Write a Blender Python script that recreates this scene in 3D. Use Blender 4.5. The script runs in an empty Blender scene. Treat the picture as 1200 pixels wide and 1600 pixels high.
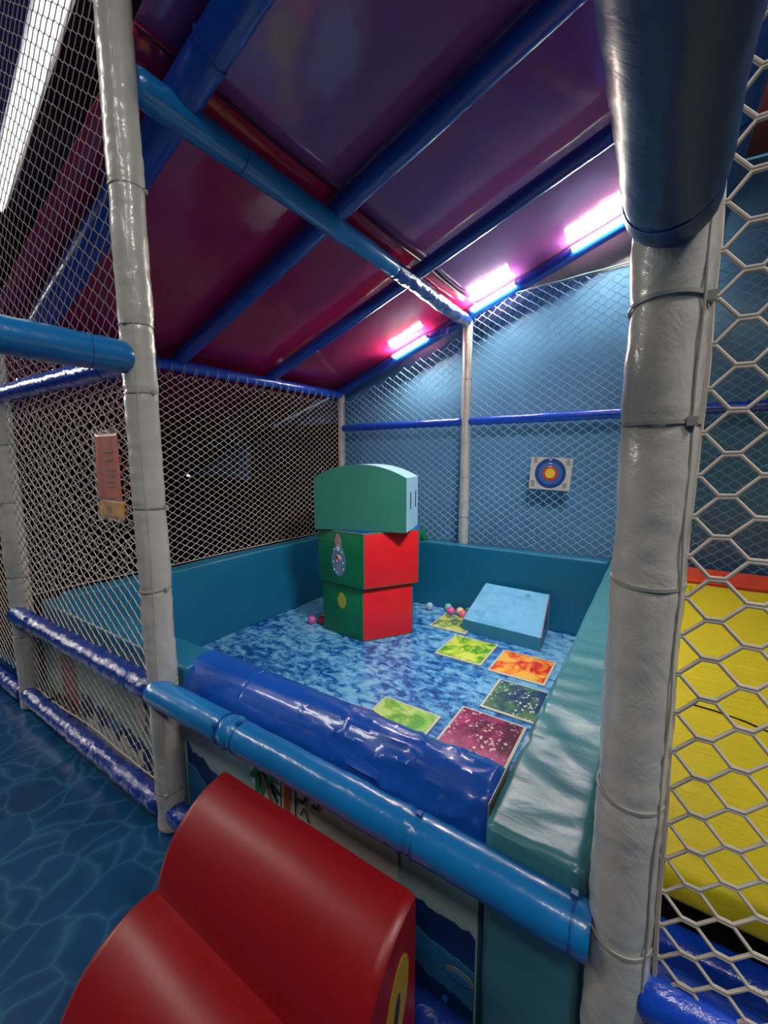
import bpy, bmesh, math, random
from mathutils import Vector, Matrix, noise
random.seed(7)
S = bpy.context.scene
C = S.collection

# ------------------------------------------------------------------ camera
def make_camera():
    cd = bpy.data.cameras.new('camera'); co = bpy.data.objects.new('camera', cd); C.objects.link(co)
    yaw, pitch, roll = -0.5811, -0.1266, -0.003
    f = Vector((math.sin(yaw)*math.cos(pitch), math.cos(yaw)*math.cos(pitch), math.sin(pitch)))
    rt = Vector((math.cos(yaw), -math.sin(yaw), 0)); up = rt.cross(f)
    c, s = math.cos(roll), math.sin(roll)
    r2 = rt*c + up*s; u2 = -rt*s + up*c
    m = Matrix((r2, u2, -f)).transposed().to_4x4(); m.translation = Vector((1.2036, -0.6194, 1.134))
    co.matrix_world = m
    cd.sensor_fit = 'VERTICAL'; cd.sensor_height = 36; cd.sensor_width = 27
    cd.lens = 36*651.7/1600; cd.clip_start = 0.02
    S.camera = co
make_camera()

# ------------------------------------------------------------------ world, light, exposure
w = bpy.data.worlds.new('world'); S.world = w; w.use_nodes = True
w.node_tree.nodes['Background'].inputs[0].default_value = (0.35, 0.42, 0.55, 1)
w.node_tree.nodes['Background'].inputs[1].default_value = 0.125
S.view_settings.view_transform = 'Standard'; S.view_settings.look = 'None'
S.view_settings.gamma = 1; S.view_settings.use_curve_mapping = False
S.view_settings.exposure = 1.35
LAMP_E = 105.0          # LED battens under the rear rafter
STRIP_E = 0.62         # hall ceiling strip light
def area(name, loc, rot, sx, sy, power, col=(1, 1, 1)):
    l = bpy.data.lights.new(name, 'AREA'); l.shape = 'RECTANGLE'; l.size = sx; l.size_y = sy
    l.energy = power; l.color = col
    o = bpy.data.objects.new(name, l); o.location = loc; o.rotation_euler = rot; C.objects.link(o)
    return o
# ceiling lights of the hall, over the walkway the photo was taken from
area('hall_light', (-1.6, -1.1, 3.1), (0, 0, 0), 1.6, 0.3, 12, (1, .95, .86))
area('hall_light', (1.7, -1.6, 3.1), (0, 0, 0), 1.6, 0.3, 13, (1, .93, .84))
area('hall_light', (2.7, .3, 3.1), (0, 0, 0), 0.6, 1.6, 62, (1, .97, .92))

area('hall_light', (-4.7, -1.7, 2.2), (0, math.radians(-90), 0), .22, 2.4, 24, (1, .97, .9))   # low light far left in the hall, inferred from the rail highlights
pen_fill = area('pen_fill_light', (1.17, .62, 2.25), Vector((-.5, .38, -.78)).to_track_quat('-Z', 'Y').to_euler(), .5, .08, 5.5, (1, .97, .9))   # added fill light, out of view under the roof, brightens the pen contents
pen_fill.data.spread = math.radians(95)
# ------------------------------------------------------------------ materials
def srgb(r, g, b):
    f = lambda c: ((c/255)/12.92 if c/255 <= .04045 else ((c/255+.055)/1.055)**2.4)
    return (f(r), f(g), f(b), 1)
class N:
    def __init__(s, name):
        s.m = bpy.data.materials.new(name); s.m.use_nodes = True
        s.t = s.m.node_tree; s.b = s.t.nodes['Principled BSDF']
    def n(s, typ, **kw):
        x = s.t.nodes.new(typ)
        for k, v in kw.items():
            if k in x.inputs: x.inputs[k].default_value = v
            else: setattr(x, k, v)
        return x
    def l(s, a, b): s.t.links.new(a, b)
    def coord(s, scale=(1, 1, 1), rot=(0, 0, 0)):
        c = s.n('ShaderNodeTexCoord'); m = s.n('ShaderNodeMapping')
        m.inputs['Scale'].default_value = scale; m.inputs['Rotation'].default_value = rot
        s.l(c.outputs['Object'], m.inputs[0]); return m.outputs[0]
    def ramp(s, fac, stops):
        r = s.n('ShaderNodeValToRGB'); e = r.color_ramp.elements
        while len(e) < len(stops): e.new(.5)
        for i, (p, c) in enumerate(stops): e[i].position = p; e[i].color = c if len(c) == 4 else (*c, 1)
        s.l(fac, r.inputs[0]); return r.outputs[0]
    def noise(s, vec, scale, detail=4, rough=.5, dist=0):
        x = s.n('ShaderNodeTexNoise'); x.inputs['Scale'].default_value = scale
        x.inputs['Detail'].default_value = detail; x.inputs['Roughness'].default_value = rough
        x.inputs['Distortion'].default_value = dist
        s.l(vec, x.inputs['Vector']); return x.outputs['Fac']
    def bump(s, h, strength, dist=.01):
        b = s.n('ShaderNodeBump'); b.inputs['Strength'].default_value = strength; b.inputs['Distance'].default_value = dist
        s.l(h, b.inputs['Height']); s.l(b.outputs[0], s.b.inputs['Normal']); return b
def vinyl(name, col, rough=.3, spec=.5, coat=0, bump=.3, bscale=14, vec=(1, 1, 1), var=.12, coatr=.08, metal=0, coatbump=False, bd=.006):
    k = N(name); v = k.coord(vec)
    f = k.noise(v, bscale*.35, 3, .5)
    c1 = tuple(x*(1-var) for x in col[:3]); c2 = tuple(min(1, x*(1+var)) for x in col[:3])
    k.l(k.ramp(f, [(.3, c1), (.7, c2)]), k.b.inputs['Base Color'])
    k.b.inputs['Roughness'].default_value = rough
    k.b.inputs['Specular IOR Level'].default_value = spec
    k.b.inputs['Coat Weight'].default_value = coat; k.b.inputs['Coat Roughness'].default_value = coatr
    h = k.noise(v, bscale, 5, .6, .8)
    b = k.bump(h, bump, bd)
    if coat: k.l(b.outputs[0], k.b.inputs['Coat Normal'])
    return k.m
def plain(name, col, rough=.5, spec=.4):
    k = N(name); f = k.noise(k.coord(), 30, 3)
    c = col[:3]; k.l(k.ramp(f, [(.3, tuple(x*.93 for x in c)), (.7, tuple(min(1, x*1.05) for x in c))]), k.b.inputs['Base Color'])
    k.b.inputs['Roughness'].default_value = rough; k.b.inputs['Specular IOR Level'].default_value = spec
    return k.m
def emit(name, col, e):
    k = N(name); k.b.inputs['Base Color'].default_value = (.9, .9, .9, 1)
    k.b.inputs['Emission Color'].default_value = (*col, 1); k.b.inputs['Emission Strength'].default_value = e
    return k.m
M = {}
M['white_wrap'] = vinyl('white_wrapped_foam', srgb(182, 180, 175), .34, .5, .6, .5, 18, (1, 1, .8), .05, .10)
M['sky_blue'] = vinyl('sky_blue_vinyl', srgb(14, 108, 174), .28, .5, .5, .22, 22, (1, 1, 1), .08, .06)
M['deep_blue'] = vinyl('deep_blue_vinyl', srgb(4, 62, 108), .4, .35, .1, .2, 22, (1, 1, 1), .08, .15)
M['royal'] = vinyl('royal_blue_vinyl', srgb(18, 70, 190), .25, .5, .7, .5, 30, (1, 1, 1), .1, .06)
M['navy'] = vinyl('navy_blue_vinyl', srgb(12, 48, 140), .25, .5, .8, .7, 36, (1, 1, 1), .1, .06)
M['rafter_blue'] = vinyl('rafter_blue_vinyl', srgb(10, 62, 160), .3, .5, .3, .3, 22, (1, 1, 1), .1, .1)
M['teal'] = vinyl('teal_pad_vinyl', srgb(20, 104, 140), .38, .45, 0, .25, 7, (1, 1, 1), .06)
M['teal_soft'] = vinyl('sheen_paled_teal_vinyl', srgb(64, 130, 142), .30, .7, .2, .14, 9, (1.2, 3, 1), .08, .3, bd=.012)  # base colour paled to carry the highlights on the right pad top
M['wrap_blue'] = vinyl('blue_pvc_wrap', srgb(14, 80, 180), .3, .5, .6, .12, 5, (1, 3, 3), .05, .05, bd=.012)
M['red_foam'] = vinyl('red_foam_vinyl', srgb(132, 10, 18), .38, .45, 0, .06, 40, (1, 1, 1), .04)
M['red_box'] = vinyl('red_box_vinyl', srgb(214, 22, 34), .42, .45, 0, .25, 40, (1, 1, 1), .06)
M['green_box'] = vinyl('green_box_vinyl', srgb(10, 104, 66), .42, .45, 0, .2, 30, (1, 1, 1), .12)
M['green_arch'] = vinyl('green_arch_vinyl', srgb(50, 116, 104), .45, .4, 0, .1, 12, (1, 1, 1), .04)
M['pale_blue'] = vinyl('pale_blue_vinyl', srgb(160, 208, 235), .45, .4, 0, .25, 14, (1, 1, 1), .06)
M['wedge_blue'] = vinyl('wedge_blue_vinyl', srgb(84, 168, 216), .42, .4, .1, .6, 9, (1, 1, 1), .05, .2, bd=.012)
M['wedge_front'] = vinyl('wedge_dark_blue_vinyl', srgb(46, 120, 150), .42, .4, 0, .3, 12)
M['pink_side'] = plain('dull_pink_vinyl', srgb(150, 120, 140), .5)
M['yellow'] = vinyl('yellow_mat_vinyl', srgb(212, 196, 30), .5, .35, 0, .5, 8, (1, 5, 1), .04, bd=.01)
M['orange_red'] = vinyl('orange_red_vinyl', srgb(214, 74, 44), .5, .3, 0, .4, 10)
M['rope'] = plain('cream_net_cord', srgb(200, 186, 176), .75, .2)
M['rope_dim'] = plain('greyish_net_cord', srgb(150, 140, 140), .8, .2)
M['rope_near'] = plain('off_white_net_cord', srgb(190, 182, 172), .8, .2)  # slightly darker cord tone for the near right net
M['rope_blue'] = plain('pale_blue_net_cord', srgb(150, 200, 225), .75, .2)
M['tie'] = plain('clear_cable_tie', srgb(150, 150, 146), .35, .5)
M['tie_blue'] = plain('dark_blue_cable_tie', srgb(16, 74, 150), .35, .5)
M['black'] = plain('black_fabric', (.004, .004, .005), .9, .1)
M['black_gap'] = plain('unlit_void_black', (.006, .005, .005), 1, 0)  # black colour stands in for the unlit space beyond the left net
M['yellow_patch'] = plain('yellow_patch', srgb(160, 128, 36), .5)
M['housing'] = plain('lamp_housing', srgb(220, 220, 215), .4)
M['lamp'] = emit('warm_led_tube', (1, .93, .72), LAMP_E)
M['strip'] = emit('cool_strip_light', (.9, .97, 1), STRIP_E)
M['seam'] = plain('dark_seam', srgb(40, 20, 40), .5)

def roof_mat(name, ca, cb, rough):
    k = N(name); v = k.coord()
    f = k.noise(v, 2.2, 3)
    k.l(k.ramp(f, [(.3, ca), (.7, cb)]), k.b.inputs['Base Color'])
    sc = k.noise(v, 55, 6, .75)
    k.l(k.ramp(sc, [(.35, (rough,)*3), (.75, (rough+.12,)*3)]), k.b.inputs['Roughness'])
    k.b.inputs['Specular IOR Level'].default_value = .55
    k.bump(k.noise(k.coord((1, 1, 1)), 5, 3, .5, .5), .12, .02)
    return k.m
M['crimson_sheet'] = roof_mat('crimson_pvc_sheet', srgb(168, 30, 84)[:3], srgb(184, 40, 98)[:3], .07)
M['purple_sheet'] = roof_mat('purple_pvc_sheet', srgb(126, 66, 130)[:3], srgb(140, 80, 144)[:3], .07)
M['brown_sheet'] = roof_mat('brown_pvc_sheet', srgb(96, 40, 24)[:3], srgb(110, 48, 30)[:3], .4)

def wall_mat():
    k = N('pale_blue_wall'); v = k.coord()
    f = k.noise(v, 1.6, 4, .5)
    k.l(k.ramp(f, [(.3, srgb(84, 134, 180)), (.7, srgb(100, 152, 196))]), k.b.inputs['Base Color'])
    k.b.inputs['Roughness'].default_value = .35
    k.bump(k.noise(v, 6, 3), .12, .02)
    return k.m
M['wall'] = wall_mat()
M['wall_grey'] = plain('grey_upper_band', srgb(150, 152, 146), .6)
M['hall_dark'] = plain('dark_navy_ceiling', srgb(14, 22, 46), .6)
M['hall_wall'] = plain('dark_hall_wall', srgb(40, 50, 66), .8)

def sea_floor(name, bright):
    k = N(name); v = k.coord()
    wn = k.n('ShaderNodeTexNoise'); wn.inputs['Scale'].default_value = 3; wn.inputs['Detail'].default_value = 3
    k.l(v, wn.inputs['Vector'])
    add = k.n('ShaderNodeVectorMath', operation='MULTIPLY_ADD'); k.l(wn.outputs['Color'], add.inputs[0])
    add.inputs[1].default_value = (.3, .3, 0); k.l(v, add.inputs[2])
    vo = k.n('ShaderNodeTexVoronoi'); vo.feature = 'DISTANCE_TO_EDGE'; vo.inputs['Scale'].default_value = 9 if not bright else 22
    k.l(add.outputs[0], vo.inputs['Vector'])
    if not bright:
        line = k.ramp(vo.outputs['Distance'], [(0, (1, 1, 1)), (.035, (.35,)*3), (.12, (0, 0, 0))])
        big = k.noise(v, 2.5, 3)
        base = k.ramp(big, [(.3, srgb(4, 50, 90)), (.7, srgb(8, 68, 114))])
        mx = k.n('ShaderNodeMix', data_type='RGBA'); k.l(base, mx.inputs['A'])
        mx.inputs['B'].default_value = srgb(70, 136, 168)
        mul = k.n('ShaderNodeMath', operation='MULTIPLY'); mul.inputs[1].default_value = .28; k.l(line, mul.inputs[0])
        k.l(mul.outputs[0], mx.inputs['Factor']); k.l(mx.outputs['Result'], k.b.inputs['Base Color'])
        k.b.inputs['Roughness'].default_value = .3
        k.bump(k.noise(v, 8, 4), .1, .01)
    else:
        vs = k.coord((1, 1.5, 1), (0, 0, .5))
        blot = k.noise(vs, 15, 8, .7, .5)
        lf = k.n('ShaderNodeMath', operation='MULTIPLY_ADD'); k.l(k.noise(v, 1.7, 3), lf.inputs[0]); lf.inputs[1].default_value = .45; lf.inputs[2].default_value = -.205
        ad = k.n('ShaderNodeMath', operation='ADD'); k.l(blot, ad.inputs[0]); k.l(lf.outputs[0], ad.inputs[1]); blot = ad.outputs[0]
        base = k.ramp(blot, [(.40, srgb(10, 62, 134)), (.46, srgb(22, 92, 168)), (.50, srgb(60, 134, 196)), (.60, srgb(122, 180, 220))])  # print contrast raised; pale stops also paint in sheen from the lit wall
        ln = k.noise(k.coord((1.6, .9, 1)), 10, 5, .6, 2.6)
        web = k.ramp(ln, [(.475, (0, 0, 0)), (.5, (1, 1, 1)), (.525, (0, 0, 0))])
        mask = k.ramp(k.noise(v, 2.3, 2), [(.42, (0, 0, 0)), (.6, (1, 1, 1))])
        mul = k.n('ShaderNodeMath', operation='MULTIPLY'); k.l(web, mul.inputs[0]); k.l(mask, mul.inputs[1])
        m2 = k.n('ShaderNodeMath', operation='MULTIPLY'); m2.inputs[1].default_value = .6; k.l(mul.outputs[0], m2.inputs[0])
        mx = k.n('ShaderNodeMix', data_type='RGBA'); k.l(base, mx.inputs['A']); mx.inputs['B'].default_value = srgb(140, 200, 230)
        k.l(m2.outputs[0], mx.inputs['Factor']); k.l(mx.outputs['Result'], k.b.inputs['Base Color'])
        k.l(k.ramp(blot, [(.42, (.40,)*3), (.56, (.2,)*3)]), k.b.inputs['Roughness'])
        k.b.inputs['Specular IOR Level'].default_value = .65
        k.bump(k.noise(v, 5, 3), .15, .02)
    return k.m
M['floor_dark'] = sea_floor('dark_sea_print_vinyl', False)
M['floor_bright'] = sea_floor('sea_print_sheen_vinyl', True)

def gel(name, a, b, c, scale=9, speck=None, lo=.42, hi=.58):
    k = N(name); v = k.coord()
    f = k.noise(v, scale, 7, .66, .7)
    col = k.ramp(f, [(.42, a), (.485, b), (.55, c)])
    if speck:
        vo = k.n('ShaderNodeTexVoronoi'); vo.inputs['Scale'].default_value = 55; k.l(v, vo.inputs['Vector'])
        s1 = k.ramp(vo.outputs['Distance'], [(.28, (1, 1, 1)), (.45, (0, 0, 0))])
        s2 = k.ramp(k.noise(v, 17, 4, .7), [(.5, (0, 0, 0)), (.56, (1, 1, 1))])
        mu = k.n('ShaderNodeMath', operation='MULTIPLY'); k.l(s1, mu.inputs[0]); k.l(s2, mu.inputs[1])
        mx = k.n('ShaderNodeMix', data_type='RGBA'); k.l(mu.outputs[0], mx.inputs['Factor']); k.l(col, mx.inputs['A'])
        mx.inputs['B'].default_value = speck; col = mx.outputs['Result']
    k.l(col, k.b.inputs['Base Color']); k.b.inputs['Roughness'].default_value = .3
    return k.m

# ------------------------------------------------------------------ object helpers
def obj(name, bm, mat, parent=None, smooth=True, mats=None):
    bmesh.ops.recalc_face_normals(bm, faces=bm.faces[:])
    if parent is not None:
        bmesh.ops.translate(bm, vec=-(parent.matrix_basis.translation if parent.type == 'EMPTY' else parent['_o'] if '_o' in parent else Vector((0, 0, 0))), verts=bm.verts[:])
    me = bpy.data.meshes.new(name); bm.to_mesh(me); bm.free()
    for m in (mats or [mat]): me.materials.append(m)
    if smooth:
        for p in me.polygons: p.use_smooth = True
        try: me.set_sharp_from_angle(angle=math.radians(38))
        except Exception: pass
    o = bpy.data.objects.new(name, me); C.objects.link(o)
    if parent is not None: o.parent = parent
    return o
def sub(name, bm, mat, part, smooth=True):     # sub-part: its part sits at the thing's origin
    root = part.parent
    bmesh.ops.recalc_face_normals(bm, faces=bm.faces[:])
    bmesh.ops.translate(bm, vec=-root.location, verts=bm.verts[:])
    me = bpy.data.meshes.new(name); bm.to_mesh(me); bm.free(); me.materials.append(mat)
    if smooth:
        for p in me.polygons: p.use_smooth = True
        me.set_sharp_from_angle(angle=math.radians(38))
    o = bpy.data.objects.new(name, me); C.objects.link(o); o.parent = part
    return o
def thing(name, label, cat, loc=(0, 0, 0), group=None):
    o = bpy.data.objects.new(name, None); o.location = loc; o.empty_display_size = .1; C.objects.link(o)
    o['label'] = label; o['category'] = cat
    if group: o['group'] = group
    return o
def tag(o, label, cat, group=None):
    o['label'] = label; o['category'] = cat
    if group: o['group'] = group
    return o
def struct(name, bm, m, smooth=False):
    o = obj(name, bm, m, None, smooth); o['kind'] = 'structure'; return o
def box_bm(x0, x1, y0, y1, z0, z1):
    bm = bmesh.new(); v = [bm.verts.new((x, y, z)) for z in (z0, z1) for y in (y0, y1) for x in (x0, x1)]
    for f in ((0, 1, 3, 2), (4, 6, 7, 5), (0, 4, 5, 1), (2, 3, 7, 6), (0, 2, 6, 4), (1, 5, 7, 3)):
        bm.faces.new([v[i] for i in f])
    return bm
def add_box(bm, x0, x1, y0, y1, z0, z1):
    v = [bm.verts.new((x, y, z)) for z in (z0, z1) for y in (y0, y1) for x in (x0, x1)]
    for f in ((0, 1, 3, 2), (4, 6, 7, 5), (0, 4, 5, 1), (2, 3, 7, 6), (0, 2, 6, 4), (1, 5, 7, 3)):
        bm.faces.new([v[i] for i in f])
def prism_bm(pts, d):          # pts: 3-D outline, d: extrusion vector
    bm = bmesh.new(); d = Vector(d)
    a = [bm.verts.new(p) for p in pts]; b = [bm.verts.new(Vector(p)+d) for p in pts]
    bm.faces.new(a); bm.faces.new(b[::-1]); n = len(pts)
    for i in range(n): bm.faces.new((a[i], b[i], b[(i+1) % n], a[(i+1) % n]))
    return bm
def bevel(bm, w, seg=2):
    bmesh.ops.bevel(bm, geom=bm.edges[:], offset=w, segments=seg, affect='EDGES', profile=.5, clamp_overlap=True)
    return bm
def sweep(bm, pts, r, seg=5, closed=False):
    """round cord through pts"""
    n = len(pts); rings = []
    for i, p in enumerate(pts):
        if closed: t = pts[(i+1) % n]-pts[i-1]
        else: t = pts[min(i+1, n-1)]-pts[max(i-1, 0)]
        t.normalize()
        a = t.cross(Vector((.13, .29, .95)))
        if a.length < .1: a = t.cross(Vector((1, 0, 0)))
        a.normalize(); b = t.cross(a)
        rings.append([bm.verts.new(p+(a*math.cos(2*math.pi*k/seg)+b*math.sin(2*math.pi*k/seg))*r) for k in range(seg)])
    for i in range(n if closed else n-1):
        A, B = rings[i], rings[(i+1) % n]
        for k in range(seg): bm.faces.new((A[k], A[(k+1) % seg], B[(k+1) % seg], B[k]))
    if not closed:
        bm.faces.new(rings[0][::-1]); bm.faces.new(rings[-1])
def foam_bm(p0, p1, r, wr=.0012, ns=9, joints=(), step=.012, seg=28, bunch=(), seed=0, closed_ends=True, bend=(0, 0, 0)):
    """foam sleeve: wrinkled round tube, pinched at joints, with gathered folds at 'bunch'"""
    p0, p1 = Vector(p0), Vector(p1); L = (p1-p0).length; t = (p1-p0)/L
    a = t.cross(Vector((0, 0, 1)) if abs(t.z) < .8 else Vector((1, 0, 0))).normalized(); b = t.cross(a)
    n = max(8, int(L/step)); bm = bmesh.new(); rings = []
    rnd = [(random.uniform(-1, 1)) for _ in range(8)]
    for i in range(n+1):
        s = L*i/n; rr = r
        e = min(s, L-s)
        if closed_ends and e < .008: rr *= .9+.1*math.sqrt(max(0, 1-(1-e/.008)**2))
        for j in joints:
            q = (s-j)/.007; rr -= r*.05*math.exp(-q*q)
        ring = []
        c = p0+t*s+Vector(bend)*math.sin(math.pi*s/L)
        for k in range(seg):
            th = 2*math.pi*k/seg; d = a*math.cos(th)+b*math.sin(th)
            q = c+d*r
            w = noise.noise(Vector((q.x*ns+seed, q.y*ns, q.z*ns)))*wr*1.6
            # long creases and short dents in the wrap
            w += (abs(noise.noise(Vector((s*26+seed*3, th*1.1, seed))))-.25)*wr*1.3
            w += noise.noise(Vector((s*60+seed, th*2.4, 5+seed)))*wr*.5
            for j in bunch:
                q2 = (s-j)/.022
                w += math.exp(-q2*q2)*.0045*math.sin((s-j)*330+1.2*math.sin(th*2+1))
            ring.append(bm.verts.new(c+d*(rr+w)))
        rings.append(ring)
    for i in range(n):
        A, B = rings[i], rings[i+1]
        for k in range(seg): bm.faces.new((A[k], A[(k+1) % seg], B[(k+1) % seg], B[k]))
    bm.faces.new(rings[0][::-1]); bm.faces.new(rings[-1])
    return bm
def ring_bm(c, t, r, cr=.0022, buckle=None, tilt=0.0):
    t = Vector(t).normalized(); bm = bmesh.new()
    a = t.cross(Vector((0, 0, 1)) if abs(t.z) < .8 else Vector((1, 0, 0))).normalized(); b = t.cross(a)
    pts = [Vector(c)+(a*math.cos(x)+b*math.sin(x))*(r+.0008)+t*tilt*math.cos(x) for x in [2*math.pi*k/36 for k in range(36)]]
    # flat band: outline 3 x 1
    rings = []
    for i, p in enumerate(pts):
        d = (p-Vector(c)).normalized()
        rings.append([bm.verts.new(p+t*u*cr+d*v*cr*.5) for u, v in ((-1, -1), (1, -1), (1, 1), (-1, 1))])
    for i in range(36):
        A, B = rings[i], rings[(i+1) % 36]
        for k in range(4): bm.faces.new((A[k], A[(k+1) % 4], B[(k+1) % 4], B[k]))
    if buckle is not None:
        p = Vector(c)+(a*math.cos(buckle)+b*math.sin(buckle))*(r+.003)
        s = .005; add_box(bm, p.x-s, p.x+s, p.y-s, p.y+s, p.z-s, p.z+s)
    return bm
def tube(name, label, cat, p0, p1, r, mat, joints=(), tiemat='tie_blue', group=None, wr=.0012, bunch=(), seed=0, ties=True, ns=9, step=.012, bend=(0, 0, 0), tier=.0016):
    mid = Vector(p0); t = thing(name, label, cat, p0, group)
    obj('foam_sleeve', foam_bm(p0, p1, r, wr, ns, joints, step=step, bunch=bunch, seed=seed, bend=bend), M[mat], t)
    d = (Vector(p1)-Vector(p0)).normalized(); L = (Vector(p1)-Vector(p0)).length
    if ties:
        for j in joints:
            c = Vector(p0)+d*j+Vector(bend)*math.sin(math.pi*j/L)
            obj('cable_tie', ring_bm(c, d, r*.975, tier, random.uniform(3.4, 5.8), random.uniform(-.006, .006)), M[tiemat], t)
    return t
def soft_bm(x0, x1, y0, y1, z0, z1, r, nx, ny, nz, disp=None):
    """padded block: rounded edges, optional surface displacement disp(p, n) -> offset"""
    bm = bmesh.new(); cache = {}
    lo = Vector((x0+r, y0+r, z0+r)); hi = Vector((x1-r, y1-r, z1-r))
    def coords(a, b, n):
        k = 3; inner = [a+r+(b-a-2*r)*i/n for i in range(n+1)]
        return [a+r*i/k for i in range(k)]+inner+[b-r+r*(i+1)/k for i in range(k)]
    X, Y, Z = coords(x0, x1, nx), coords(y0, y1, ny), coords(z0, z1, nz)
    def V(x, y, z):
        key = (round(x, 6), round(y, 6), round(z, 6))
        if key in cache: return cache[key]
        p = Vector((x, y, z)); q = Vector((min(max(x, lo.x), hi.x), min(max(y, lo.y), hi.y), min(max(z, lo.z), hi.z)))
        n = (p-q); n = n.normalized() if n.length > 1e-9 else Vector((0, 0, 1)); p = q+n*r
        if disp: p = p+n*disp(p, n)
        cache[key] = bm.verts.new(p); return cache[key]
    def grid(A, B, f):
        for i in range(len(A)-1):
            for j in range(len(B)-1):
                q = [f(A[i], B[j]), f(A[i+1], B[j]), f(A[i+1], B[j+1]), f(A[i], B[j+1])]
                if len(set(q)) == 4: bm.faces.new(q)
    for z in (z0, z1): grid(X, Y, lambda a, b: V(a, b, z))
    for y in (y0, y1): grid(X, Z, lambda a, b: V(a, y, b))
    for x in (x0, x1): grid(Y, Z, lambda a, b: V(x, a, b))
    return bm

# ------------------------------------------------------------------ geometry constants (metres)
XL, XM, XR = -1.167, 0.0, 1.2          # post lines
D = 2.311                               # depth of the pen
SL = 0.3616                             # roof pitch
RZ = lambda x: 1.715 + SL*(x-XL)        # rafter centre line
PW = .042                               # padded post radius
PZ = .506                               # pad top

# ------------------------------------------------------------------ room shell
struct('floor', box_bm(-5, 4, -4, 5, -.06, -.004), M['floor_dark'])
struct('floor', box_bm(-4.9, -1.2, .12, 4.9, -.0039, -.001), M['black_gap'])  # black sheet laid over the floor to paint in the darkness there
struct('ceiling', box_bm(-5, 4, -4, 5, 3.5, 3.55), M['hall_dark'])
struct('wall_left', box_bm(-5.05, -5, -4, 5, -.05, 3.5), M['black_gap'])
struct('wall_right', box_bm(4, 4.05, -4, 5, -.05, 3.5), M['hall_wall'])
struct('wall_front', box_bm(-5, 4, -4.05, -4, -.05, 3.5), M['hall_wall'])
struct('wall_far', box_bm(-5, 4, 5, 5.05, -.05, 3.5), M['black_gap'])
# painted wall behind the pen; left of it the wall stops above a dark opening
WY = 2.45
bm = bmesh.new()
pl = [(-1.25, -.0), (3.2, 0), (3.2, 3.1), (-1.25, 3.1)]
struct('wall_back', prism_bm([(x, WY, z) for x, z in pl], (0, .05, 0)), M['wall'])
struct('wall_back', prism_bm([(x, WY, z) for x, z in [(-2.2, 1.472), (-1.252, 1.462), (-1.252, 1.9), (-2.2, 1.62)]], (0, .05, 0)), M['wall'])
struct('wall_back', prism_bm([(x, WY, z) for x, z in [(-3.56, .955), (-2.66, .90), (-2.64, 1.30), (-2.75, 1.32)]], (0, .05, 0)), M['wall'])
struct('trim_1', prism_bm([(x, WY-.006, z) for x, z in [(-.05, 2.262), (1.25, 2.30), (1.25, 2.62), (-.05, 2.30)]], (0, .005, 0)), M['wall_grey'])

# ------------------------------------------------------------------ pen floor mat
o = obj('floor_mat', soft_bm(-1.1, 1.0, .12, 2.25, -.004, .0015, .002, 4, 4, 1), M['floor_bright'], None, False)
tag(o, 'bright blue sea print vinyl mat lying inside the padded pen', 'floor mat')

# ------------------------------------------------------------------ hall strip light, upper left
t = thing('strip_light', 'long white strip light on the hall ceiling beyond the net', 'ceiling light', (-1.9, .4, 3.1))
d0, d1 = Vector((-3.1, .62, 3.0)), Vector((-.5, .20, 3.0))
dd = (d1-d0).normalized(); sd = Vector((-dd.y, dd.x, 0))
def bar(a, b, hw, z0, z1):
    return prism_bm([a-sd*hw+Vector((0, 0, z0)), a+sd*hw+Vector((0, 0, z0)), b+sd*hw+Vector((0, 0, z0)), b-sd*hw+Vector((0, 0, z0))], (0, 0, z1-z0))
obj('diffuser', bar(d0, d1, .045, 0, .03), M['strip'], t, False)
obj('housing', bar(d0, d1, .07, .031, .09), M['housing'], t, False)

s0 = sd*(-.26)
struct('trim_2', bar(d0+s0, d1+s0, .19, -.02, .12), plain('deep_blue_ceiling_beam', srgb(14, 58, 140), .5))
bm = bmesh.new(); bmesh.ops.create_uvsphere(bm, u_segments=12, v_segments=8, radius=.022)
for v in bm.verts: v.co.z *= .6
o = obj('distant_lamp', bm, emit('distant_lamp_glow', (1, 1, .95), 1.2)); o.location = (-3.95, 2.56, .925)
tag(o, 'tiny white light far away behind the left side net', 'lamp')
# ------------------------------------------------------------------ roof sheets
def sheet(name, label, xs, y0, y1, mat, zf, sag=.012):
    bm = bmesh.new(); ys = [y0+(y1-y0)*i/64 for i in range(65)]
    G = []
    for x in xs:
        row = []
        for y in ys:
            z = zf(x)
            for a, b in ((.165, .8316), (.8316, 1.5159), (1.5159, D)):
                if a < y < b: z -= sag*math.sin(math.pi*(y-a)/(b-a))
            z += .004*noise.noise(Vector((x*3, y*3, 1)))
            row.append(bm.verts.new((x, y, z)))
        G.append(row)
    for i in range(len(xs)-1):
        for j in range(64): bm.faces.new((G[i][j], G[i+1][j], G[i+1][j+1], G[i][j+1]))
    o = obj(name, bm, mat); m = o.modifiers.new('thick', 'SOLIDIFY'); m.thickness = .003; m.offset = 1
    return tag(o, label, 'roof sheet')
SEAM = .04; SHF = .03
lin = lambda a, b, n: [a+(b-a)*i/n for i in range(n+1)]
zr = lambda x: (RZ(x)+.062 if x > -1.25 else RZ(-1.25)+.062+(x+1.25)*.29)
sheet('roof_sheet', 'crimson glossy roof sheet over the left bay of the pen', lin(-3.7, SEAM, 50), SHF, 2.43, M['crimson_sheet'], zr)
sheet('roof_sheet', 'purple glossy roof sheet over the right bay of the pen', lin(SEAM-.004, 1.27, 24), SHF, 2.43, M['purple_sheet'], lambda x: zr(x)+.004)
sheet('roof_sheet', 'brown roof sheet at the upper right beyond the coarse net', lin(1.29, 3.0, 12), -.03, 2.43, M['brown_sheet'], lambda x: 2.70-(x-1.29)*.05)
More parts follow.
